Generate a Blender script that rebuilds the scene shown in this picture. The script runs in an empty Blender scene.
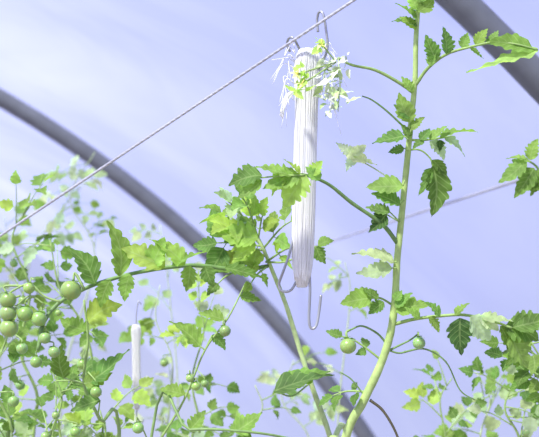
import bpy, math, random
from mathutils import Vector, Matrix
random.seed(11)
R = random.uniform
# ---------------------------------------------------------------- camera basis (metres)
F = 1048.0; CX = 269.5; CY = 218.5; PITCH = math.radians(15.0)
right = Vector((1, 0, 0)); fwd = Vector((0, math.cos(PITCH), math.sin(PITCH))); up = Vector((0, -math.sin(PITCH), math.cos(PITCH)))
def ray(u, v): return fwd + right * ((u - CX) / F) + up * ((CY - v) / F)
# tunnel axis is horizontal
A = Vector((-369.5, 1085.0, 0)).normalized(); Bv = Vector((A.y, -A.x, 0)); Z = Vector((0, 0, 1))
S1 = 2.86
def onplane(u, v, s):
    r = ray(u, v); k = s / r.dot(A); p = r * k
    return p.dot(Bv), p.z
def circ(p, q, r):
    ax, ay = p; bx, by = q; cx, cy = r
    d = 2 * (ax * (by - cy) + bx * (cy - ay) + cx * (ay - by))
    ux = ((ax**2 + ay**2) * (by - cy) + (bx**2 + by**2) * (cy - ay) + (cx**2 + cy**2) * (ay - by)) / d
    uy = ((ax**2 + ay**2) * (cx - bx) + (bx**2 + by**2) * (ax - cx) + (cx**2 + cy**2) * (bx - ax)) / d
    return ux, uy, math.hypot(ax - ux, ay - uy)
cxl, czl, RAD = circ(onplane(2, 99, S1), onplane(200, 244, S1), onplane(366, 437, S1))
# hoop 2 distance : ray through the second hoop meets the barrel
r = ray(497, 38); rb, rz = r.dot(Bv), r.z
a = rb * rb + rz * rz; b = -2 * (rb * cxl + rz * czl); c = cxl**2 + czl**2 - RAD**2
k = (-b + math.sqrt(b * b - 4 * a * c)) / (2 * a); S2 = k * r.dot(A)
print("TUNNEL", cxl, czl, RAD, "S2", S2)
CAM = Vector((0, 0, -czl if -czl > 1.2 else 1.5))
ZC = CAM.z + czl
def W(u, v, d=1.05): return CAM + ray(u, v) * d
def T(s, lb, z): return A * s + Bv * lb + Vector((0, 0, z))   # tunnel coords -> world

# ---------------------------------------------------------------- materials
def mat(name):
    m = bpy.data.materials.new(name); m.use_nodes = True
    nt = m.node_tree; nt.nodes.clear()
    out = nt.nodes.new('ShaderNodeOutputMaterial')
    return m, nt, out
def N(nt, t, **kw):
    n = nt.nodes.new(t)
    for a_, v_ in kw.items(): setattr(n, a_, v_)
    return n
def leaf_mat():
    m, nt, out = mat('tomato_leaf'); L = nt.links.new
    at = N(nt, 'ShaderNodeAttribute', attribute_name='tint')
    lc = N(nt, 'ShaderNodeAttribute', attribute_name='leafco')
    sep = N(nt, 'ShaderNodeSeparateXYZ'); L(lc.outputs['Vector'], sep.inputs[0])
    ab = N(nt, 'ShaderNodeMath', operation='ABSOLUTE'); L(sep.outputs[1], ab.inputs[0])
    m1 = N(nt, 'ShaderNodeMath', operation='MULTIPLY_ADD'); L(ab.outputs[0], m1.inputs[0]); m1.inputs[1].default_value = -0.22; L(sep.outputs[0], m1.inputs[2])
    m2 = N(nt, 'ShaderNodeMath', operation='MULTIPLY'); L(m1.outputs[0], m2.inputs[0]); m2.inputs[1].default_value = 7
    m3 = N(nt, 'ShaderNodeMath', operation='PINGPONG'); L(m2.outputs[0], m3.inputs[0]); m3.inputs[1].default_value = 0.5
    v1 = N(nt, 'ShaderNodeMath', operation='LESS_THAN'); L(m3.outputs[0], v1.inputs[0]); v1.inputs[1].default_value = 0.06
    v2 = N(nt, 'ShaderNodeMath', operation='LESS_THAN'); L(ab.outputs[0], v2.inputs[0]); v2.inputs[1].default_value = 0.07
    vm = N(nt, 'ShaderNodeMath', operation='MAXIMUM'); L(v1.outputs[0], vm.inputs[0]); L(v2.outputs[0], vm.inputs[1])
    vs = N(nt, 'ShaderNodeMath', operation='MULTIPLY'); L(vm.outputs[0], vs.inputs[0]); vs.inputs[1].default_value = 0.3
    no = N(nt, 'ShaderNodeTexNoise'); no.inputs['Scale'].default_value = 90
    geo = N(nt, 'ShaderNodeNewGeometry'); L(geo.outputs['Position'], no.inputs['Vector'])
    mx = N(nt, 'ShaderNodeMixRGB', blend_type='MIX'); L(vs.outputs[0], mx.inputs[0]); L(at.outputs['Color'], mx.inputs[1]); mx.inputs[2].default_value = (0.42, 0.56, 0.22, 1)
    mp = N(nt, 'ShaderNodeMapRange'); L(no.outputs[0], mp.inputs[0]); mp.inputs[1].default_value = .3; mp.inputs[2].default_value = .7; mp.inputs[3].default_value = 0.75; mp.inputs[4].default_value = 1.2
    mu = N(nt, 'ShaderNodeMixRGB', blend_type='MULTIPLY'); mu.inputs[0].default_value = 1; L(mx.outputs[0], mu.inputs[1]); L(mp.outputs[0], mu.inputs[2])
    d = N(nt, 'ShaderNodeBsdfPrincipled'); L(mu.outputs[0], d.inputs['Base Color']); d.inputs['Roughness'].default_value = 0.68; d.inputs['Specular IOR Level'].default_value = .3
    t = N(nt, 'ShaderNodeBsdfTranslucent')
    br = N(nt, 'ShaderNodeMixRGB', blend_type='MULTIPLY'); br.inputs[0].default_value = 1; L(mu.outputs[0], br.inputs[1]); br.inputs[2].default_value = (1.55, 1.6, 0.85, 1)
    L(br.outputs[0], t.inputs[0])
    bump = N(nt, 'ShaderNodeBump'); bump.inputs['Strength'].default_value = 0.4; bump.inputs['Distance'].default_value = 0.001; L(m3.outputs[0], bump.inputs['Height']); L(bump.outputs[0], d.inputs['Normal'])
    ms = N(nt, 'ShaderNodeMixShader'); ms.inputs[0].default_value = 0.45; L(d.outputs[0], ms.inputs[1]); L(t.outputs[0], ms.inputs[2])
    L(ms.outputs[0], out.inputs[0]); return m
def tint_mat(name, rough=0.5, scale=60, lo=.8, hi=1.15, sss=0.0, coat=0.0):
    m, nt, out = mat(name); L = nt.links.new
    at = N(nt, 'ShaderNodeAttribute', attribute_name='tint')
    no = N(nt, 'ShaderNodeTexNoise'); no.inputs['Scale'].default_value = scale
    tc = N(nt, 'ShaderNodeTexCoord'); L(tc.outputs['Object'], no.inputs['Vector'])
    mp = N(nt, 'ShaderNodeMapRange'); L(no.outputs[0], mp.inputs[0]); mp.inputs[1].default_value = .3; mp.inputs[2].default_value = .7; mp.inputs[3].default_value = lo; mp.inputs[4].default_value = hi
    mu = N(nt, 'ShaderNodeMixRGB', blend_type='MULTIPLY'); mu.inputs[0].default_value = 1; L(at.outputs['Color'], mu.inputs[1]); L(mp.outputs[0], mu.inputs[2])
    d = N(nt, 'ShaderNodeBsdfPrincipled'); L(mu.outputs[0], d.inputs['Base Color']); d.inputs['Roughness'].default_value = rough
    d.inputs['Subsurface Weight'].default_value = sss; d.inputs['Subsurface Scale'].default_value = 0.004
    d.inputs['Coat Weight'].default_value = coat
    bump = N(nt, 'ShaderNodeBump'); bump.inputs['Strength'].default_value = 0.2; bump.inputs['Distance'].default_value = 0.0005; L(no.outputs[0], bump.inputs['Height']); L(bump.outputs[0], d.inputs['Normal'])
    L(d.outputs[0], out.inputs[0]); return m
def twine_mat():
    m, nt, out = mat('white_twine'); L = nt.links.new
    at = N(nt, 'ShaderNodeAttribute', attribute_name='tint')
    d = N(nt, 'ShaderNodeBsdfDiffuse'); L(at.outputs['Color'], d.inputs[0])
    t = N(nt, 'ShaderNodeBsdfTranslucent'); t.inputs[0].default_value = (.95, .95, .92, 1)
    no = N(nt, 'ShaderNodeTexNoise'); no.inputs['Scale'].default_value = 300
    bump = N(nt, 'ShaderNodeBump'); bump.inputs['Strength'].default_value = 0.15; bump.inputs['Distance'].default_value = 0.0002; L(no.outputs[0], bump.inputs['Height']); L(bump.outputs[0], d.inputs['Normal'])
    ms = N(nt, 'ShaderNodeMixShader'); ms.inputs[0].default_value = .3; L(d.outputs[0], ms.inputs[1]); L(t.outputs[0], ms.inputs[2]); L(ms.outputs[0], out.inputs[0]); return m
def metal_mat(name, col, metallic=0.6, rough=0.45):
    m, nt, out = mat(name); L = nt.links.new
    no = N(nt, 'ShaderNodeTexNoise'); no.inputs['Scale'].default_value = 25
    tc = N(nt, 'ShaderNodeTexCoord'); L(tc.outputs['Object'], no.inputs['Vector'])
    rp = N(nt, 'ShaderNodeValToRGB'); L(no.outputs[0], rp.inputs[0])
    rp.color_ramp.elements[0].position = .3; rp.color_ramp.elements[1].position = .75
    rp.color_ramp.elements[0].color = tuple(x * .85 for x in col) + (1,); rp.color_ramp.elements[1].color = tuple(min(1, x * 1.12) for x in col) + (1,)
    d = N(nt, 'ShaderNodeBsdfPrincipled'); L(rp.outputs[0], d.inputs['Base Color']); d.inputs['Metallic'].default_value = metallic; d.inputs['Roughness'].default_value = rough
    L(d.outputs[0], out.inputs[0]); return m
def film_mat():
    m, nt, out = mat('polythene_film'); L = nt.links.new
    tc = N(nt, 'ShaderNodeTexCoord'); mpn = N(nt, 'ShaderNodeMapping'); L(tc.outputs['Object'], mpn.inputs[0])
    mpn.inputs['Scale'].default_value = (0.6, 1.6, 1.0); mpn.inputs['Rotation'].default_value = (0.3, 0.5, 0.4)
    no = N(nt, 'ShaderNodeTexNoise'); no.inputs['Scale'].default_value = 1.5; no.inputs['Detail'].default_value = 4; no.inputs['Distortion'].default_value = 0.5
    L(mpn.outputs[0], no.inputs['Vector'])
    rp = N(nt, 'ShaderNodeValToRGB'); L(no.outputs[0], rp.inputs[0])
    rp.color_ramp.elements[0].position = .38; rp.color_ramp.elements[1].position = .72
    rp.color_ramp.elements[0].color = (0.42, 0.46, 0.80, 1); rp.color_ramp.elements[1].color = (0.70, 0.73, 0.90, 1)
    t = N(nt, 'ShaderNodeBsdfTranslucent'); L(rp.outputs[0], t.inputs[0])
    tr = N(nt, 'ShaderNodeBsdfTransparent'); tr.inputs[0].default_value = (0.95, 0.96, 1.0, 1)
    ms = N(nt, 'ShaderNodeMixShader'); ms.inputs[0].default_value = 0.45; L(tr.outputs[0], ms.inputs[1]); L(t.outputs[0], ms.inputs[2])
    L(ms.outputs[0], out.inputs[0]); return m
def soil_mat():
    m, nt, out = mat('soil'); L = nt.links.new
    no = N(nt, 'ShaderNodeTexNoise'); no.inputs['Scale'].default_value = 14; no.inputs['Detail'].default_value = 8
    rp = N(nt, 'ShaderNodeValToRGB'); L(no.outputs[0], rp.inputs[0])
    rp.color_ramp.elements[0].color = (0.18, 0.14, 0.10, 1); rp.color_ramp.elements[1].color = (0.5, 0.43, 0.34, 1)
    d = N(nt, 'ShaderNodeBsdfPrincipled'); L(rp.outputs[0], d.inputs['Base Color']); d.inputs['Roughness'].default_value = .95
    bump = N(nt, 'ShaderNodeBump'); bump.inputs['Distance'].default_value = 0.02; L(no.outputs[0], bump.inputs['Height']); L(bump.outputs[0], d.inputs['Normal'])
    L(d.outputs[0], out.inputs[0]); return m
M_LEAF = leaf_mat(); M_STEM = tint_mat('tomato_stem', .6, 120); M_FRUIT = tint_mat('green_tomato_skin', .3, 30, .92, 1.08, .25, .15)
M_PETAL = tint_mat('tomato_petal', .6, 60); M_TWINE = twine_mat()
M_WIRE = metal_mat('galvanised_wire', (.48, .48, .52), .4, .4); M_HOOK = metal_mat('steel_hook_wire', (.36, .37, .39), .5, .4)
M_PIPE = metal_mat('hoop_pipe', (.125, .135, .155), .1, .65); M_FILM = film_mat(); M_SOIL = soil_mat()

# ---------------------------------------------------------------- mesh buffers
class Buf:
    def __init__(s): s.v = []; s.f = []; s.c = []; s.l = []
    def add(s, p, c, l=(0, 0, 0)):
        s.v.append(p); s.c.append(c); s.l.append(l); return len(s.v) - 1
    def obj(s, name, m, origin=Vector((0, 0, 0)), parent=None):
        if not s.v: return None
        me = bpy.data.meshes.new(name); me.from_pydata([tuple(p - origin) for p in s.v], [], s.f)
        at = me.attributes.new('tint', 'FLOAT_COLOR', 'POINT'); at.data.foreach_set('color', [x for c_ in s.c for x in (c_[0], c_[1], c_[2], 1)])
        al = me.attributes.new('leafco', 'FLOAT_VECTOR', 'POINT'); al.data.foreach_set('vector', [x for c_ in s.l for x in c_])
        me.materials.append(m); me.polygons.foreach_set('use_smooth', [True] * len(me.polygons)); me.update()
        o = bpy.data.objects.new(name, me); bpy.context.collection.objects.link(o)
        if parent: o.parent = parent
        else: o.location = origin
        return o
def smooth(pts, n=6):
    if len(pts) < 3:
        return [pts[0].lerp(pts[-1], i / n) for i in range(n + 1)]
    P = [pts[0] * 2 - pts[1]] + list(pts) + [pts[-1] * 2 - pts[-2]]; o = []
    for i in range(1, len(P) - 2):
        for j in range(n):
            t = j / n; a_, b_, c_, d_ = P[i-1], P[i], P[i+1], P[i+2]
            o.append(.5 * ((2 * b_) + (c_ - a_) * t + (2*a_ - 5*b_ + 4*c_ - d_) * t*t + (3*b_ - a_ - 3*c_ + d_) * t**3))
    o.append(pts[-1].copy()); return o
def tube(b, pts, r0, r1, tint, segs=7, knots=0.0):
    n = len(pts); t = (pts[1] - pts[0]).normalized(); ref = Vector((0.3, 1, .2)) if abs(t.y) < .8 else Vector((1, 0, 0))
    nn = t.cross(ref).normalized(); rings = []
    for i, p in enumerate(pts):
        if i < n - 1: t2 = (pts[i+1] - p)
        else: t2 = p - pts[i-1]
        if t2.length > 1e-9: t = t2.normalized()
        nn = (nn - t * nn.dot(t)).normalized(); bb = t.cross(nn)
        rr = (r0 + (r1 - r0) * i / (n - 1)) * (1 + R(-knots, knots))
        rings.append([b.add(p + (nn * math.cos(2*math.pi*k/segs) + bb * math.sin(2*math.pi*k/segs)) * rr, tint) for k in range(segs)])
    for i in range(n - 1):
        for k in range(segs):
            k2 = (k + 1) % segs; b.f.append((rings[i][k], rings[i][k2], rings[i+1][k2], rings[i+1][k]))
    b.f.append(tuple(reversed(rings[0]))); b.f.append(tuple(rings[-1]))
SX = (-1, -.5, 0, .5, 1)
def leaflet(b, base, tip, wr, nrm, tint, droop=.12, fold=.25, teeth=5, lobed=1.0):
    ax = tip - base; L = ax.length
    if L < 1e-5: return
    wr *= 1.08; lobed *= 1.0
    ax /= L; side = nrm.cross(ax)
    if side.length < 1e-3: side = Vector((1, 0, .1)).cross(ax)
    side.normalize(); nm = ax.cross(side)
    rows = teeth * 4; w = wr * L; rnd = R(0, 1); twist = R(-.8, .8); bend = R(-.12, .12); rp = []
    lob_l = [R(.1, .4) for _ in range(teeth + 1)]; lob_r = [R(.1, .4) for _ in range(teeth + 1)]
    for i in range(rows + 1):
        t = i / rows
        prof = math.sin(math.pi * min(1, t ** .62 * .985 + .015)) ** .9
        ph = (0, .6, .95, 1)[i % 4]
        tw = twist * t; row = []
        for s_ in SX:
            e = abs(s_); lb = (lob_l if s_ < 0 else lob_r)[i // 4]
            mL = 1 - lb * lobed * (1 - ph)
            hw = w * prof * (mL if e == 1 else 1 - .1 * lobed * (1 - ph))
            if i == rows: hw = 0
            fo = .04 * ph * e * L * (1 - t) * lobed
            off = s_ * hw
            sd = side * math.cos(tw) + nm * math.sin(tw)
            p = base + ax * (L * t + fo) + sd * off + side * (bend * L * math.sin(math.pi * t))
            p = p + nm * (abs(off) * fold + math.sin(i * 1.1 + s_ * 2 + rnd * 6) * .025 * L * e - droop * L * (t * t - t * .6))
            kk = 1 - .12 * (1 - e)
            row.append(b.add(p, (tint[0]*kk, tint[1]*kk, tint[2]*kk), (t, s_, rnd)))
        rp.append(row)
    for i in range(rows):
        for k in range(4): b.f.append((rp[i][k], rp[i][k+1], rp[i+1][k+1], rp[i+1][k]))
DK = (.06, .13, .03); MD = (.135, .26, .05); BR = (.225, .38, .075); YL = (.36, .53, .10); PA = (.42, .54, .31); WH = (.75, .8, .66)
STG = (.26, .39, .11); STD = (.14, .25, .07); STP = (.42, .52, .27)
def vary(c_, a_=.2):
    k = 1 + R(-a_, a_); return (c_[0]*k*(1+R(-.1, .1)), c_[1]*k, c_[2]*k*(1+R(-.15, .15)))
def rnrm(sp=.55):
    return Vector((R(-sp, sp), -.85 + R(-sp, sp) * .5, .55 + R(-sp, sp))).normalized()
class Plant:
    def __init__(s, base): s.base = base; s.st = Buf(); s.lf = Buf(); s.fr = Buf(); s.fl = Buf()
    def stem(s, pts, r0, r1, tint=STG, n=6, segs=8, knots=.06): 
        sp = smooth(pts, n); tube(s.st, sp, r0, r1, tint, segs, knots); return sp
    def cleaf(s, base, tip, pairs=2, size=.04, tint=MD, wr=.33, nrm=None, arch=.08, rt=STG, rr=.0011, lob=1.0):
        nrm = nrm or rnrm(); ax = tip - base; L = ax.length
        mid = base.lerp(tip, .45) + Z * L * arch
        q = base.lerp(tip, .72) + Z * L * arch * .5
        sp = smooth([base, mid, q], 5); tube(s.st, sp, rr * 1.15, rr * .6, rt, 6)
        leaflet(s.lf, q, q + (tip - q).normalized() * max((tip - q).length, size * .8) + Z * R(-.1, .02) * L, wr, nrm, vary(tint), R(.1, .3), R(.1, .45), 5, lob)
        side = nrm.cross(ax).normalized()
        for k in range(pairs):
            t = .38 + .55 * k / max(1, pairs - .4); i = min(len(sp) - 1, int(t * (len(sp) - 1))); o = sp[i]
            for sg in (-1, 1):
                if R(0, 1) < .06: continue
                ang = math.radians(R(45, 80)); d = (ax.normalized() * math.cos(ang) + side * sg * math.sin(ang) - Z * R(0, .45)).normalized()
                ln = size * R(.7, 1.15) * (.75 + .35 * t); o2 = o + d * ln * .18
                tube(s.st, [o, o2], rr * .5, rr * .45, rt, 5)
                leaflet(s.lf, o2, o2 + d * ln, wr * R(.85, 1.15), (nrm + Vector((R(-.4, .4), R(-.4, .4), R(-.4, .4)))).normalized(), vary(tint), R(.05, .35), R(.1, .5), 4, lob)
            if k and R(0, 1) < .4:
                sg = random.choice((-1, 1)); d = (side * sg + ax.normalized() * .3).normalized()
                leaflet(s.lf, o.lerp(sp[max(0, i-1)], .6), o + d * size * .3, .35, nrm, vary(tint), .1, .2, 3, lob)
    def one(s, b_, t_, d=1.05, wr=.33, tint=MD, nrm=None, droop=.15, fold=.3, dt=None, lob=1.0, att=None):
        p = W(b_[0], b_[1], d); q = W(t_[0], t_[1], dt or d)
        leaflet(s.lf, p, q, wr, nrm or rnrm(.3), vary(tint, .1), droop, fold, 6, lob)
        if att is not None: tube(s.st, smooth([W(att[0], att[1], d), p], 3), .0009, .0007, STG, 5)
    def tomato(s, c_, rad, att=None, tint=(.25, .40, .11)):
        nb = len(s.fr.v); nr, ns = 12, 16; tilt = Matrix.Rotation(R(-.3, .3), 3, 'X') @ Matrix.Rotation(R(-.3, .3), 3, 'Y')
        tn = vary(tint, .12)
        for i in range(nr + 1):
            th = math.pi * i / nr; rr = math.sin(th) * rad; z = math.cos(th) * rad * .96
            if i < 3: z -= rad * .1 * (1 - i / 3)
            for k in range(ns):
                a_ = 2 * math.pi * k / ns; rib = 1 + .012 * math.cos(5 * a_)
                s.fr.add(c_ + tilt @ Vector((rr * rib * math.cos(a_), rr * rib * math.sin(a_), z)), tn)
        for i in range(nr):
            for k in range(ns):
                k2 = (k + 1) % ns; s.fr.f.append((nb+i*ns+k, nb+(i+1)*ns+k, nb+(i+1)*ns+k2, nb+i*ns+k2))
        top = c_ + tilt @ Vector((0, 0, rad * .88))
        for k in range(5):
            a_ = 2 * math.pi * k / 5 + R(0, .3); d = tilt @ Vector((math.cos(a_), math.sin(a_), .12))
            leaflet(s.lf, top, top + d * rad * 1.05, .14, tilt @ Z, MD, .35, .1, 3, .2)
        if att is not None:
            k_ = top + Vector((R(-.2, .2), 0, 1.0)) * rad * .8
            s.stem([top, k_, att], rad * .13, rad * .14, STG, 4, 6)
    def flower(s, c_, rad, n=None, tint=(.8, .82, .3), att=None):
        n = n or rnrm(.6); u_ = n.orthogonal().normalized(); w_ = n.cross(u_)
        for k in range(5):
            a_ = 2 * math.pi * k / 5; d = u_ * math.cos(a_) + w_ * math.sin(a_)
            leaflet(s.fl, c_, c_ + (d + n * -.25) * rad, .2, n, vary(tint, .1), .3, .2, 3, 0)
            leaflet(s.lf, c_ - n * rad * .1, c_ + (u_ * math.cos(a_ + .6) + w_ * math.sin(a_ + .6)) * rad * .7, .12, n, YL, .1, .2, 3, 0)
        tube(s.fl, [c_, c_ + n * rad * .3, c_ + n * rad * .65], rad * .16, rad * .06, (.9, .8, .2), 6)
        if att is not None: s.stem([c_ - n * rad * .1, att], .0008, .0009, STG, 4, 5)
    def build(s, name='tomato_plant'):
        e = bpy.data.objects.new(name, None); bpy.context.collection.objects.link(e); e.location = s.base; e.empty_display_size = .1
        for nm, bf, m in (('stems', s.st, M_STEM), ('leaves', s.lf, M_LEAF), ('tomatoes', s.fr, M_FRUIT), ('flowers', s.fl, M_PETAL)):
            bf.obj(nm, m, s.base, e)
        return e
def ground_under(u, v, d, dx=0):
    p = W(u, v, d); return Vector((p.x + dx, p.y, 0.0))

# ================================================================ main tomato plant
D = 1.05
g = ground_under(300, 437, 1.1, -.05); P1 = Plant(g)
main = [g, g + Vector((.01, -.02, .5)), W(318, 560, D+.03), W(345, 440, D), W(363, 402, D), W(380, 366, D), W(390, 335, D), W(395, 300, D), W(397, 262, D), W(401, 222, D), W(406, 172, D), W(411, 122, D), W(415, 80, D), W(416, 38, D), W(419, 0, D), W(424, -40, D)]
P1.stem(main, .0052, .0022, (.38, .51, .16), 8, 12, .04)
def br(pl, pts, r0=.0022, r1=.0013, tint=STG, d=D, dz=0.0):
    n = len(pts); return pl.stem([W(p[0], p[1], d + dz * i / (n - 1)) for i, p in enumerate(pts)], r0, r1, tint)
# B1 left-going branch with big leaf
br(P1, [(398, 244), (382, 224), (352, 203), (328, 184), (305, 175), (290, 176)], .0023, .0014, STD, D, -.05)
for b_, t_, w_, c_ in [((300, 176), (262, 188), .34, BR), ((292, 176), (256, 165), .3, BR), ((262, 175), (228, 184), .36, MD), ((262, 180), (236, 198), .33, BR),
                       ((306, 175), (283, 208), .38, YL), ((312, 176), (322, 160), .4, YL), ((300, 174), (284, 158), .35, YL), ((320, 180), (306, 166), .35, BR), ((285, 178), (271, 197), .35, YL)]:
    P1.one(b_, t_, D-.05, w_, c_, lob=1.1)
P1.stem([W(305, 175, D-.05), W(280, 176, D-.05), W(258, 178, D-.05)], .0012, .0007)
# pale leaf right of the bobbin
for b_, t_, w_, c_ in [((345, 152), (378, 164), .33, PA), ((350, 154), (336, 142), .4, PA), ((352, 156), (366, 144), .4, PA), ((356, 158), (346, 172), .36, PA)]:
    P1.one(b_, t_, D+.02, w_, (.55, .66, .46))
P1.stem([W(404, 190, D), W(380, 172, D+.02), W(350, 155, D+.02)], .0008, .0006, STP)
# B2 upper-left branch with bud truss
br(P1, [(414, 93), (398, 82), (375, 70), (352, 65), (338, 58)], .0019, .0012, STG, D, -.02)
br(P1, [(409, 132), (388, 112), (372, 100), (362, 96)], .0011, .0007, STD)
# B3 upper right
br(P1, [(415, 86), (428, 68), (447, 54), (470, 47), (492, 42)], .0019, .0011, STG, D, -.03)
for b_, t_, w_, c_ in [((485, 44), (512, 40), .32, MD), ((490, 42), (498, 30), .34, BR), ((446, 54), (444, 26), .36, MD), ((436, 60), (426, 34), .3, MD),
                       ((462, 48), (468, 32), .34, BR), ((470, 48), (484, 58), .32, BR), ((430, 66), (436, 50), .3, BR), ((476, 46), (488, 28), .3, BR)]:
    P1.one(b_, t_, D-.02, w_, c_)
P1.one((538, 50), (466, 70), D-.04, .22, (.36, .56, .13), Vector((.1, -.75, .7)), .1, .2, lob=.35)
P1.one((534, 50), (488, 40), D-.04, .24, BR, Vector((.1, -.8, .5)), .1, .2, lob=.5)
P1.stem([W(492, 42, D-.03), W(515, 44, D-.04), W(538, 50, D-.04)], .0011, .0009)
# top tuft
for b_, t_, w_, c_ in [((417, 20), (396, 2), .34, BR), ((417, 26), (392, 20), .34, MD), ((418, 10), (408, -12), .36, YL), ((418, 12), (434, -4), .34, BR), ((418, 4), (424, -30), .35, BR), ((416, 30), (400, 16), .3, YL),
                       ((413, 92), (402, 76), .3, BR), ((411, 118), (394, 104), .32, MD), ((411, 122), (399, 92), .3, BR), ((411, 130), (425, 116), .3, BR), ((409, 140), (400, 122), .3, MD)]:
    P1.one(b_, t_, D-.005, w_, c_)
# middle right leaf group
br(P1, [(410, 140), (424, 140), (440, 138), (452, 136)], .0013, .0008, STG)
for b_, t_, w_, c_ in [((440, 138), (478, 130), .3, BR), ((445, 138), (466, 156), .33, PA), ((430, 140), (448, 124), .36, BR), ((430, 141), (445, 160), .3, PA), ((420, 140), (430, 128), .34, MD), ((424, 141), (412, 150), .3, MD), ((440, 140), (440, 152), .4, DK)]:
    P1.one(b_, t_, D-.02, w_, c_)
br(P1, [(408, 150), (420, 150), (430, 158), (433, 168)], .001, .0008, STG)
P1.one((433, 166), (432, 217), D-.01, .26, (.11, .21, .045), Vector((.3, -.9, .1)), .05, .4)
P1.one((430, 168), (418, 196), D-.01, .2, MD, Vector((-.4, -.9, .1)), .05, .4)
P1.one((432, 160), (446, 180), D-.01, .24, MD, Vector((-.1, -.9, .3)), .05, .4)
# small leaves left of stem
for b_, t_, w_, c_, at_ in [((404, 136), (372, 142), .34, MD, (409, 140)), ((403, 186), (366, 186), .3, BR, (405, 180)), ((400, 205), (372, 192), .3, MD, (404, 200)), ((386, 214), (368, 232), .42, DK, (400, 222)), ((390, 212), (366, 206), .34, MD, (400, 222)),
                            ((404, 148), (388, 152), .34, MD, (408, 150)), ((394, 262), (352, 252), .24, PA, (397, 262)), ((392, 268), (356, 272), .26, PA, (397, 268))]:
    P1.one(b_, t_, D-.01, w_, c_, att=at_)
# lower right leaf branch
br(P1, [(395, 324), (415, 319), (440, 316), (465, 315), (492, 321), (512, 328)], .0019, .0011, STG, D, -.03)
for b_, t_, w_, c_ in [((460, 318), (462, 356), .38, (.09, .17, .055)), ((470, 317), (492, 340), .38, PA), ((482, 318), (514, 320), .3, PA), ((440, 316), (422, 300), .34, MD), ((455, 315), (470, 302), .3, BR), ((428, 317), (440, 332), .34, BR),
                       ((505, 327), (540, 340), .4, MD), ((500, 326), (512, 352), .36, MD), ((420, 318), (404, 306), .3, BR), ((512, 328), (548, 318), .36, MD), ((510, 332), (530, 368), .4, BR), ((478, 318), (500, 330), .38, PA)]:
    P1.one(b_, t_, D-.025, w_, c_)
# left small shoot at node
br(P1, [(394, 306), (380, 298), (366, 298)], .0012, .0008, STG)
for b_, t_, w_, c_ in [((372, 298), (340, 303), .34, BR), ((378, 299), (362, 286), .34, MD), ((384, 302), (368, 314), .34, MD), ((394, 300), (402, 290), .4, BR), ((396, 312), (430, 304), .3, BR), ((396, 308), (412, 292), .3, BR)]:
    P1.one(b_, t_, D-.01, w_, c_)
# fruit truss
br(P1, [(388, 346), (378, 334), (362, 326), (350, 330)], .0012, .0009, STD)
P1.tomato(W(348, 346, D-.01), .0082, W(350, 330, D))
br(P1, [(386, 352), (398, 346), (410, 340), (418, 334)], .0011, .0008, STD)
P1.tomato(W(419, 343, D-.01), .0064, W(418, 334, D))
br(P1, [(404, 352), (425, 349), (446, 362), (460, 390), (475, 400)], .0010, .0006, STD)
br(P1, [(388, 350), (398, 353), (406, 352)], .0010, .0009, STD)
br(P1, [(370, 400), (384, 412), (398, 438), (404, 470)], .0016, .0010, (.09, .08, .04))
br(P1, [(366, 398), (352, 380), (340, 372)], .0009, .0006, STD)
P1.cleaf(W(372, 392, D), W(318, 400, D), 2, .02, MD)
P1.cleaf(W(384, 362, D), W(326, 330, D), 1, .016, MD)
# bud truss near the bobbin top: feathery buds and wisps, overexposure put into whitish tints
random.seed(5)
for i in range(58):
    a_ = R(0, 1); o = W(334 + R(-12, 14), 56 + a_ * 56 + R(-4, 4), D - .03)
    e = o + Vector((R(-.014, .014), R(-.008, .008), R(-.014, .006)))
    leaflet(P1.fl, o, e, R(.14, .26), rnrm(.6), random.choice([(.7, .8, .5), (.5, .66, .28), (.8, .84, .7)]), .2, .2, 3, .6)
P1.stem([W(338, 58, D-.02), W(340, 80, D-.03), W(338, 112, D-.03)], .0008, .0005, STP)
P1.stem([W(338, 58, D-.02), W(326, 68, D-.03), W(322, 92, D-.03)], .0008, .0005, STP)
for u_, v_ in [(322, 44), (302, 84), (297, 74)]:
    P1.flower(W(u_, v_, D-.035), R(.006, .009), att=W(336, 62, D-.03))
for i in range(22):
    u_, v_ = random.choice([(322, 44), (302, 80), (300, 88), (298, 72)]); o = W(u_+R(-6, 6), v_+R(-6, 6), D-.035)
    leaflet(P1.lf, o, o + Vector((R(-.012, .012), 0, R(-.012, .010))), R(.25, .4), rnrm(), (.5, .72, .17), .1, .2, 3)
P1.build('tomato_plant')

# ================================================================ second plant : pale stem + leafy crown, arching truss to the left
random.seed(21)
D2 = 1.12
g = ground_under(340, 437, D2, 0); P2 = Plant(g)
P2.stem([g, g + Vector((.0, 0, .6)), W(352, 520, D2), W(330, 437, D2), W(314, 392, D2), W(300, 350, D2), W(286, 305, D2), W(272, 270, D2), W(262, 246, D2), W(250, 225, D2)], .0036, .0018, (.44, .56, .24), 8, 10)
br(P2, [(268, 266), (240, 270), (205, 266), (180, 266), (140, 272), (105, 281), (82, 290), (60, 302), (44, 322), (38, 350)], .0022, .0020, (.16, .28, .08), D2, -.07)
crown = [((262, 246), (205, 205), 2, .034, BR), ((258, 238), (235, 186), 2, .03, BR), ((262, 250), (300, 215), 2, .03, BR), ((265, 256), (196, 240), 2, .035, MD), ((262, 250), (228, 262), 2, .032, YL),
         ((258, 240), (262, 205), 2, .028, YL), ((266, 262), (310, 250), 1, .024, YL), ((255, 236), (218, 226), 2, .03, YL), ((268, 266), (240, 290), 1, .022, BR), ((252, 230), (214, 196), 2, .028, PA),
         ((262, 246), (246, 250), 1, .03, YL), ((240, 270), (208, 292), 1, .022, MD)]
for b_, t_, n_, s_, c_ in crown:
    P2.cleaf(W(b_[0], b_[1], D2), W(t_[0]+R(-4, 4), t_[1]+R(-4, 4), D2 + R(-.06, .03)), n_, s_, c_)
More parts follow.
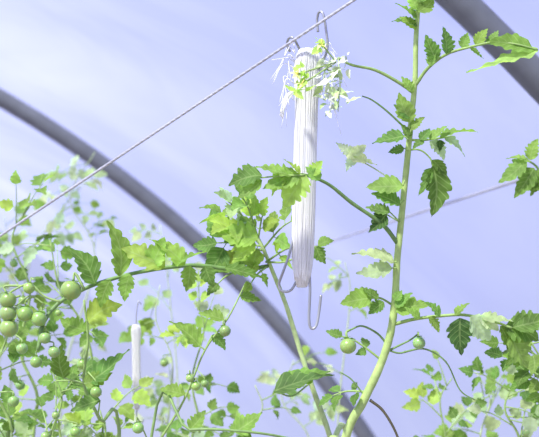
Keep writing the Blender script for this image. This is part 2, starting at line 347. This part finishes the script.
P2.one((258, 238), (216, 232), D2-.04, .36, YL); P2.one((256, 244), (232, 258), D2-.04, .4, YL)
P2.one((316, 246), (326, 264), D2-.03, .36, MD, att=(300, 256)); P2.one((318, 246), (334, 240), D2-.03, .36, BR, att=(300, 256))
P2.stem([W(266, 262, D2), W(284, 262, D2-.03), W(300, 256, D2-.03)], .0012, .0008)
# big dark leaflet and stalk at the bottom
P2.one((275, 391), (334, 373), D2-.03, .27, (.11, .20, .05), Vector((.1, -.75, .6)), .12, .3, lob=.7)
P2.one((278, 390), (330, 370), D2-.022, .22, BR, Vector((.1, -.75, .6)), .12, .3, lob=.7)
P2.stem([W(310, 383, D2), W(292, 396, D2-.02), W(276, 391, D2-.03)], .001, .0008)
# leaves along arching truss
for b_, t_, w_, c_ in [((225, 268), (262, 276), .2, MD), ((185, 265), (150, 238), .3, YL), ((165, 267), (122, 246), .3, YL), ((150, 270), (164, 236), .3, YL), ((95, 284), (66, 246), .30, MD), ((120, 276), (108, 220), .2, BR),
                       ((205, 266), (214, 288), .34, MD), ((190, 266), (186, 292), .32, BR), ((130, 274), (124, 302), .3, BR), ((110, 280), (100, 308), .3, BR), ((172, 266), (206, 250), .3, BR)]:
    P2.one(b_, t_, D2-.05, w_, c_)
for (u_, v_, r_, au, av) in [(71, 290, .0105, 84, 289), (8, 300, .0085, 30, 286), (9, 328, .0095, 16, 308), (8, 313, .0085, 20, 296), (25, 314, .008, 34, 296), (39, 319, .0078, 44, 304), (45, 338, .006, 42, 322), (29, 288, .006, 34, 280),
                            (54, 352, .006, 40, 342), (36, 362, .006, 38, 350)]:
    P2.tomato(W(u_, v_, D2-.07), r_, W(au, av, D2-.07))
br(P2, [(60, 302), (44, 296), (30, 284), (14, 290), (4, 298)], .0012, .0009, STG, D2-.07)
br(P2, [(44, 304), (30, 296), (16, 306)], .001, .0008, STG, D2-.07)
P2.build('tomato_plant')

# ================================================================ lower-left thicket (separate rooted vines)
def vine(pts, d, r0, tint, seed, nleaf, tints, size=.028, toms=0, rng=(0, 1), dz=0., lob=1.0, up_b=0.3):
    random.seed(seed); p0 = W(pts[0][0], pts[0][1], d); g = Vector((p0.x, p0.y, 0)); pl = Plant(g)
    wp = [W(p[0], p[1], d + dz * i / (len(pts) - 1)) for i, p in enumerate(pts)]
    full = [g, g.lerp(p0, .55) + Vector((R(-.02, .02), 0, 0))] + wp
    pl.stem(full, r0 * 1.3, r0 * .45, tint, 6, 8)
    sp = smooth(wp, 8)
    for i in range(nleaf):
        t = rng[0] + (rng[1] - rng[0]) * (i + R(0, 1)) / nleaf; o = sp[min(len(sp) - 1, int(t * (len(sp) - 1)))]
        a_ = R(0, 2 * math.pi); d_ = Vector((math.cos(a_), R(-.6, .6), math.sin(a_) * .6 + up_b)).normalized()
        pl.cleaf(o, o + d_ * size * R(1.5, 2.8), random.choice((1, 1, 2, 2)), size * R(.6, 1.0), random.choice(tints), R(.33, .45), rr=.0008, lob=lob)
    for i in range(toms):
        o = sp[int(R(.1, .8) * (len(sp) - 1))]; c_ = o + Vector((R(-.025, .025), R(-.03, .0), R(-.03, -.01)))
        pl.tomato(c_, R(.004, .007), o)
    pl.build('tomato_plant'); return pl
LT = [BR, BR, MD, MD, YL, PA]; PT = [PA, (.36, .5, .22), BR, (.5, .6, .38)]  # PT pales distant leaves, standing in for haze and overexposure
vine([(30, 470), (38, 400), (20, 350), (30, 290), (12, 240), (30, 205)], 1.34, .0022, STG, 31, 13, LT, .034, 5)
vine([(85, 480), (75, 420), (92, 365), (80, 320), (60, 290), (50, 240)], 1.30, .0020, STG, 32, 11, LT, .032, 5)
vine([(160, 470), (168, 420), (172, 360), (156, 320), (160, 285)], 1.50, .0018, STP, 33, 8, PT + [BR], .032, 2)
vine([(190, 480), (200, 430), (192, 380), (204, 330), (195, 300)], 1.34, .0018, STG, 34, 7, LT, .028, 3)
vine([(5, 480), (12, 430), (-8, 380), (8, 330), (-6, 280)], 1.18, .0020, STG, 35, 9, LT, .030, 6)
vine([(240, 480), (238, 440), (262, 410), (255, 385)], 1.38, .0016, STP, 36, 5, LT, .026, 1)
vine([(60, 480), (50, 440), (62, 400), (52, 370)], 1.14, .0016, STG, 37, 7, [MD, MD, BR], .026, 6)
vine([(100, 480), (106, 440), (100, 410)], 1.2, .0016, STG, 38, 6, LT, .028, 0)
# far plants, haze painted into their pale leaf tints
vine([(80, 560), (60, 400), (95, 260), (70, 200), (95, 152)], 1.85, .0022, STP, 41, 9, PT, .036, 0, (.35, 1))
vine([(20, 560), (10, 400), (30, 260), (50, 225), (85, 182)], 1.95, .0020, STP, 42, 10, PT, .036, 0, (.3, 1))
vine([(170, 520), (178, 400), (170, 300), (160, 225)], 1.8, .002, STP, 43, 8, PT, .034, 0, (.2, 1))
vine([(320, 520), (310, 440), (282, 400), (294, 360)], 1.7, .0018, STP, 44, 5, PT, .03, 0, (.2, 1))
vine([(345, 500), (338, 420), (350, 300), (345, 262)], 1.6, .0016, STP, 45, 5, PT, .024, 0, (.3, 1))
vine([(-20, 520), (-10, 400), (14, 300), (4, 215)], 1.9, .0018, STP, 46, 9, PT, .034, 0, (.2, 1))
# lower right plants
vine([(450, 500), (446, 440), (440, 400), (452, 378)], 1.34, .0016, STG, 51, 6, LT, .030, 0)
vine([(530, 500), (520, 440), (505, 410), (512, 385)], 1.25, .0020, STG, 52, 8, LT, .032, 1)
vine([(488, 500), (480, 440), (490, 400), (476, 372)], 1.42, .0016, STP, 53, 7, PT + [BR], .03, 0)
p0 = W(560, 300, 1.2); g = Vector((p0.x, p0.y, 0)); P4 = Plant(g)
P4.stem([g, g.lerp(p0, .6), W(556, 480, 1.2), p0, W(556, 220, 1.2), W(540, 172, 1.2), W(524, 158, 1.2)], .003, .0011, STG)
for b_, t_, w_, c_ in [((526, 160), (498, 182), .26, BR), ((534, 168), (514, 198), .26, MD), ((530, 162), (506, 158), .24, BR), ((538, 170), (530, 196), .26, MD), ((530, 160), (538, 138), .3, BR), ((548, 190), (526, 184), .3, BR)]:
    P4.one(b_, t_, 1.19, w_, c_)
P4.build('tomato_plant')
vine([(548, 520), (556, 430), (545, 370), (530, 340)], 1.1, .0018, STG, 55, 7, [MD, MD, BR], .028, 0, (.3, 1))
# explicit clear leaves in the thicket
random.seed(77); p0 = W(120, 470, 1.12); g = Vector((p0.x, p0.y, 0)); P3 = Plant(g)
P3.stem([g, g.lerp(p0, .6), p0, W(100, 420, 1.1), W(84, 384, 1.1), W(88, 340, 1.1), W(84, 300, 1.1)], .0026, .0011, STG)
P3.stem([g.lerp(p0, .6), W(150, 445, 1.08), W(190, 430, 1.06), W(250, 432, 1.06), W(300, 440, 1.08)], .0018, .0011, (.2, .32, .1))
P3.stem([W(160, 440, 1.08), W(184, 400, 1.08), W(205, 350, 1.08), W(228, 318, 1.08), W(246, 282, 1.1)], .0013, .0008, STG)
for b_, t_, w_, c_, at_ in [((90, 382), (128, 348), .34, (.12, .24, .05), (84, 384)), ((84, 384), (112, 372), .3, BR, (84, 384)), ((200, 346), (170, 320), .42, BR, (205, 350)), ((64, 378), (62, 344), .28, MD, (84, 384)), ((185, 395), (160, 388), .34, BR, (184, 400)),
                            ((212, 335), (226, 350), .34, MD, (205, 350)), ((224, 320), (198, 312), .34, BR, (228, 318)), ((240, 296), (262, 300), .3, MD, (240, 296)), ((100, 400), (70, 410), .34, MD, (98, 415)), ((190, 430), (205, 410), .34, BR, (190, 430)),
                            ((235, 432), (262, 412), .36, BR, (235, 432)), ((88, 322), (122, 304), .34, YL, (86, 320)), ((86, 330), (60, 318), .34, BR, (86, 330)), ((250, 432), (240, 452), .36, MD, (250, 432))]:
    P3.one(b_, t_, 1.08, w_, c_, att=at_)
for (u_, v_, r_, au, av) in [(225, 331, .006, 226, 320), (196, 386, .005, 190, 390), (190, 378, .0045, 192, 384), (138, 428, .006, 150, 445), (96, 392, .006, 88, 372)]:
    P3.tomato(W(u_, v_, 1.07), r_, W(au, av, 1.08))
P3.build('tomato_plant')

# ================================================================ wires
def barrel_hit(p, d):
    pb, pz = p.dot(Bv) - cxl, p.z - ZC; db, dz = d.dot(Bv), d.z
    a = db*db + dz*dz; b = 2*(pb*db + pz*dz); c = pb*pb + pz*pz - (RAD - .035)**2
    return (-b + math.sqrt(b*b - 4*a*c)) / (2*a)
SEND = S1 + (S1 - S2) * .9; SBACK = -2.6
def wire(p, q, rad, strands=3, fixed=False):
    d = (q - p).normalized(); ends = []
    for dd, o in ((-d, p), (d, q)):
        k = barrel_hit(o, dd); s_ = dd.dot(A)
        if abs(s_) > 1e-6:
            k2 = ((SEND - .02 if s_ > 0 else SBACK + .02) - o.dot(A)) / s_
            if k2 > 0: k = min(k, k2)
        ends.append(o + dd * k)
    if fixed: ends[0] = p
    bf = Buf(); a_, e = ends; L = (e - a_).length; n = int(L / .004); u_ = d.orthogonal().normalized(); w_ = d.cross(u_)
    for k in range(strands):
        pts = []
        for i in range(n + 1):
            ph = 2 * math.pi * (i * L / n / .022 + k / strands)
            pts.append(a_.lerp(e, i / n) + (u_ * math.cos(ph) + w_ * math.sin(ph)) * rad * .3)
        tube(bf, pts, rad * .72, rad * .72, (1, 1, 1), 6)
    mid = (a_ + e) / 2
    bf.obj('trellis_wire', M_WIRE, mid)
wire(W(0, 236, 1.22), W(357, -2, 1.0), .0016)
hr = ray(262, 264); hp = CAM + hr * ((S1 - .03) / hr.dot(A))     # tied to the first hoop
wire(hp, W(525, 178, 1.55), .0028, 3, True)

# ================================================================ twine bobbins
def bobbin(x0, ytop, ybot, d, sc=1.0, tilt=0, hooks=True, seed=3):
    random.seed(seed)
    e = bpy.data.objects.new('twine_bobbin', None); bpy.context.collection.objects.link(e)
    org = W(x0, ytop, d); e.location = org; e.empty_display_size = .05
    H = (ybot - ytop)
    def prof(t):
        k = [(0, 9), (.04, 13), (.12, 13), (.22, 11), (.45, 11), (.7, 11), (.88, 10.5), (.96, 8), (1, 5)]
        for (a_, p_), (b_, q_) in zip(k, k[1:]):
            if a_ <= t <= b_: return p_ + (q_ - p_) * (t - a_) / (b_ - a_)
        return 4
    px = d / F; cen = lambda t: W(x0 + tilt * t, ytop + H * t, d)
    core = Buf(); n = 26; ns = 14; rings = []
    for i in range(n + 1):
        t = i / n; w_ = prof(t) * px * sc * .98; c_ = cen(t)
        rings.append([core.add(c_ + Vector((math.cos(2*math.pi*k/ns) * w_, math.sin(2*math.pi*k/ns) * w_ * .6, 0)), (.95, .95, .94)) for k in range(ns)])
    for i in range(n):
        for k in range(ns): k2 = (k+1) % ns; core.f.append((rings[i][k], rings[i+1][k], rings[i+1][k2], rings[i][k2]))
    core.f.append(tuple(rings[0])); core.f.append(tuple(reversed(rings[-1])))
    core.obj('twine_core', M_TWINE, org, e)
    st = Buf(); ns_ = 110
    for j in range(ns_):
        a_ = 2 * math.pi * j / ns_ + R(-.05, .05); t0, t1 = R(-.02, .03), R(.955, 1.0); pts = []; da = R(-.3, .3); ks = R(.98, 1.03)
        for i in range(19):
            t = max(0, t0 + (t1 - t0) * i / 18); w_ = prof(t) * px * sc * ks; aa = a_ + da * math.sin(t * 3) + .02 * math.sin(i + j)
            pts.append(cen(t) + Vector((math.cos(aa) * w_, math.sin(aa) * w_ * .62, 0)))
        g_ = R(.9, .96); tube(st, smooth(pts, 2), .00045 * sc, .00045 * sc, (g_, g_, g_ * .99), 5)
    if hooks:
        for i in range(34):   # frayed loose ends
            o = cen(R(.0, .22)) + Vector((random.choice((-1, 1, 1)) * prof(.1) * px, 0, 0)); s_ = 1 if o.x > cen(.1).x else -1
            tube(st, smooth([o, o + Vector((s_ * R(.002, .012), R(-.005, .005), R(.0, .01))), o + Vector((s_ * R(.003, .026), R(-.01, .005), -R(.005, .04)))], 5), .0006, .0003, (.95, .95, .93), 4)
        for i in range(6):
            o = W(296, 90, d - .006)
            tube(st, smooth([o, W(287 + R(-2, 2), 98 + R(-3, 3), d-.01), W(280 + R(-1, 3), 117 + R(-4, 3), d-.01)], 5), .001, .0008, (.95, .95, .95), 5)
    st.obj('twine_strands', M_TWINE, org, e)
    hk = Buf()
    if hooks:
        def hook(pts, r=.0014): tube(hk, smooth([W(*p) for p in pts], 8), r, r, (1, 1, 1), 8)
        hook([(300, 70, d+.002), (300, 52, d), (297, 44, d-.004), (293, 38, d-.006), (289, 38, d-.002), (287, 44, d+.003), (290, 52, d+.004)])
        hook([(318, 70, d-.02), (327, 50, d-.02), (326, 30, d-.022), (323, 14, d-.022), (319, 12, d-.018), (317, 20, d-.014), (318, 32, d-.014)])
        hook([(294, 235, d), (289, 255, d-.004), (283, 272, d-.004), (279, 284, d), (282, 291, d), (291, 290, d), (298, 278, d)])
        hook([(309, 262, d), (310, 290, d), (309, 318, d-.002), (311, 328, d-.002), (316, 326, d-.002), (319, 312, d), (321, 295, d)])
    else:
        top = cen(0); s_ = .03
        tube(hk, smooth([cen(.05), top + Vector((0, 0, s_ * .5)), top + Vector((.002, 0, s_)), top + Vector((.006, 0, s_ * .9))], 6), .001, .001, (1, 1, 1), 6)
        bt = cen(1)
        tube(hk, smooth([cen(.95), bt - Vector((0, 0, s_ * .5)), bt - Vector((-.004, 0, s_ * .7)), bt - Vector((-.009, 0, s_ * .4))], 6), .001, .001, (1, 1, 1), 6)
    hk.obj('hook_wire', M_HOOK, org, e)
bobbin(308, 50, 287, 1.045, 1.0, -6)
bobbin(136, 325, 410, 1.35, .36, 1, False, 9)

# ================================================================ greenhouse : hoops, film, ground
def hoop(s):
    bf = Buf(); pts = []; o = T(s, cxl, 0)
    a0 = math.asin(max(-1, min(1, (0 - ZC) / RAD)))
    for i in range(97):
        a_ = a0 + (math.pi - 2 * a0) * i / 96; pts.append(T(s, cxl + math.cos(a_) * RAD, ZC + math.sin(a_) * RAD))
    tube(bf, pts, .0245, .0245, (1, 1, 1), 16); bf.obj('greenhouse_hoop', M_PIPE, o)
for s_ in (S1, S2, S2 - (S1 - S2), S2 - 2 * (S1 - S2)):
    if s_ > SBACK: hoop(s_)
bf = Buf(); RF = RAD + .028; nA, nS = 64, 24; idx = []
for j in range(nS + 1):
    s_ = SBACK + (SEND - SBACK) * j / nS
    idx.append([bf.add(T(s_, cxl + math.cos(math.pi * i / nA) * RF, ZC + math.sin(math.pi * i / nA) * RF), (1, 1, 1)) for i in range(nA + 1)])
for j in range(nS):
    for i in range(nA): bf.f.append((idx[j][i], idx[j][i+1], idx[j+1][i+1], idx[j+1][i]))
for j in (0, nS):
    bf.f.append(tuple(idx[j]) if j == 0 else tuple(reversed(idx[j])))
bf.obj('greenhouse_film', M_FILM, T(0, cxl, 0))
gb = Buf(); n = 40
for j in range(n + 1):
    for i in range(n + 1):
        gb.add(T(SBACK - .3 + (SEND - SBACK + .6) * j / n, cxl - RAD - .4 + (2 * RAD + .8) * i / n, 0), (1, 1, 1))
for j in range(n):
    for i in range(n): gb.f.append((j*(n+1)+i, j*(n+1)+i+1, (j+1)*(n+1)+i+1, (j+1)*(n+1)+i))
gb.obj('ground', M_SOIL, T(0, cxl, 0))

# ================================================================ light
w = bpy.data.worlds.new('World'); bpy.context.scene.world = w; w.use_nodes = True; nt = w.node_tree
bg = nt.nodes['Background']; tc = nt.nodes.new('ShaderNodeTexCoord'); sp = nt.nodes.new('ShaderNodeSeparateXYZ'); rp = nt.nodes.new('ShaderNodeValToRGB')
nt.links.new(tc.outputs['Generated'], sp.inputs[0]); nt.links.new(sp.outputs[2], rp.inputs[0]); nt.links.new(rp.outputs[0], bg.inputs[0])
rp.color_ramp.elements[0].position = 0.0; rp.color_ramp.elements[0].color = (.80, .83, 1.0, 1)
rp.color_ramp.elements[1].position = .5; rp.color_ramp.elements[1].color = (.52, .57, .98, 1)
bg.inputs[1].default_value = 1.03
sd = bpy.data.lights.new('sun', 'SUN'); sd.energy = 11.0; sd.angle = math.radians(5); sd.color = (1, .97, .88)
so = bpy.data.objects.new('sun', sd); bpy.context.collection.objects.link(so); so.location = (-2, -2, 6)
so.rotation_euler = Vector((.38, .62, -.7)).to_track_quat('-Z', 'Y').to_euler()

cam = bpy.data.cameras.new('camera'); cam.lens = F * 36 / 539; cam.sensor_width = 36; cam.clip_start = .02
cam.dof.use_dof = True; cam.dof.focus_distance = 1.06; cam.dof.aperture_fstop = 8
co = bpy.data.objects.new('camera', cam); bpy.context.collection.objects.link(co); co.location = CAM
co.rotation_euler = (math.pi / 2 + PITCH, 0, 0); bpy.context.scene.camera = co
bpy.context.scene.view_settings.view_transform = 'Standard'
print("CAM", CAM, "ZC", ZC)
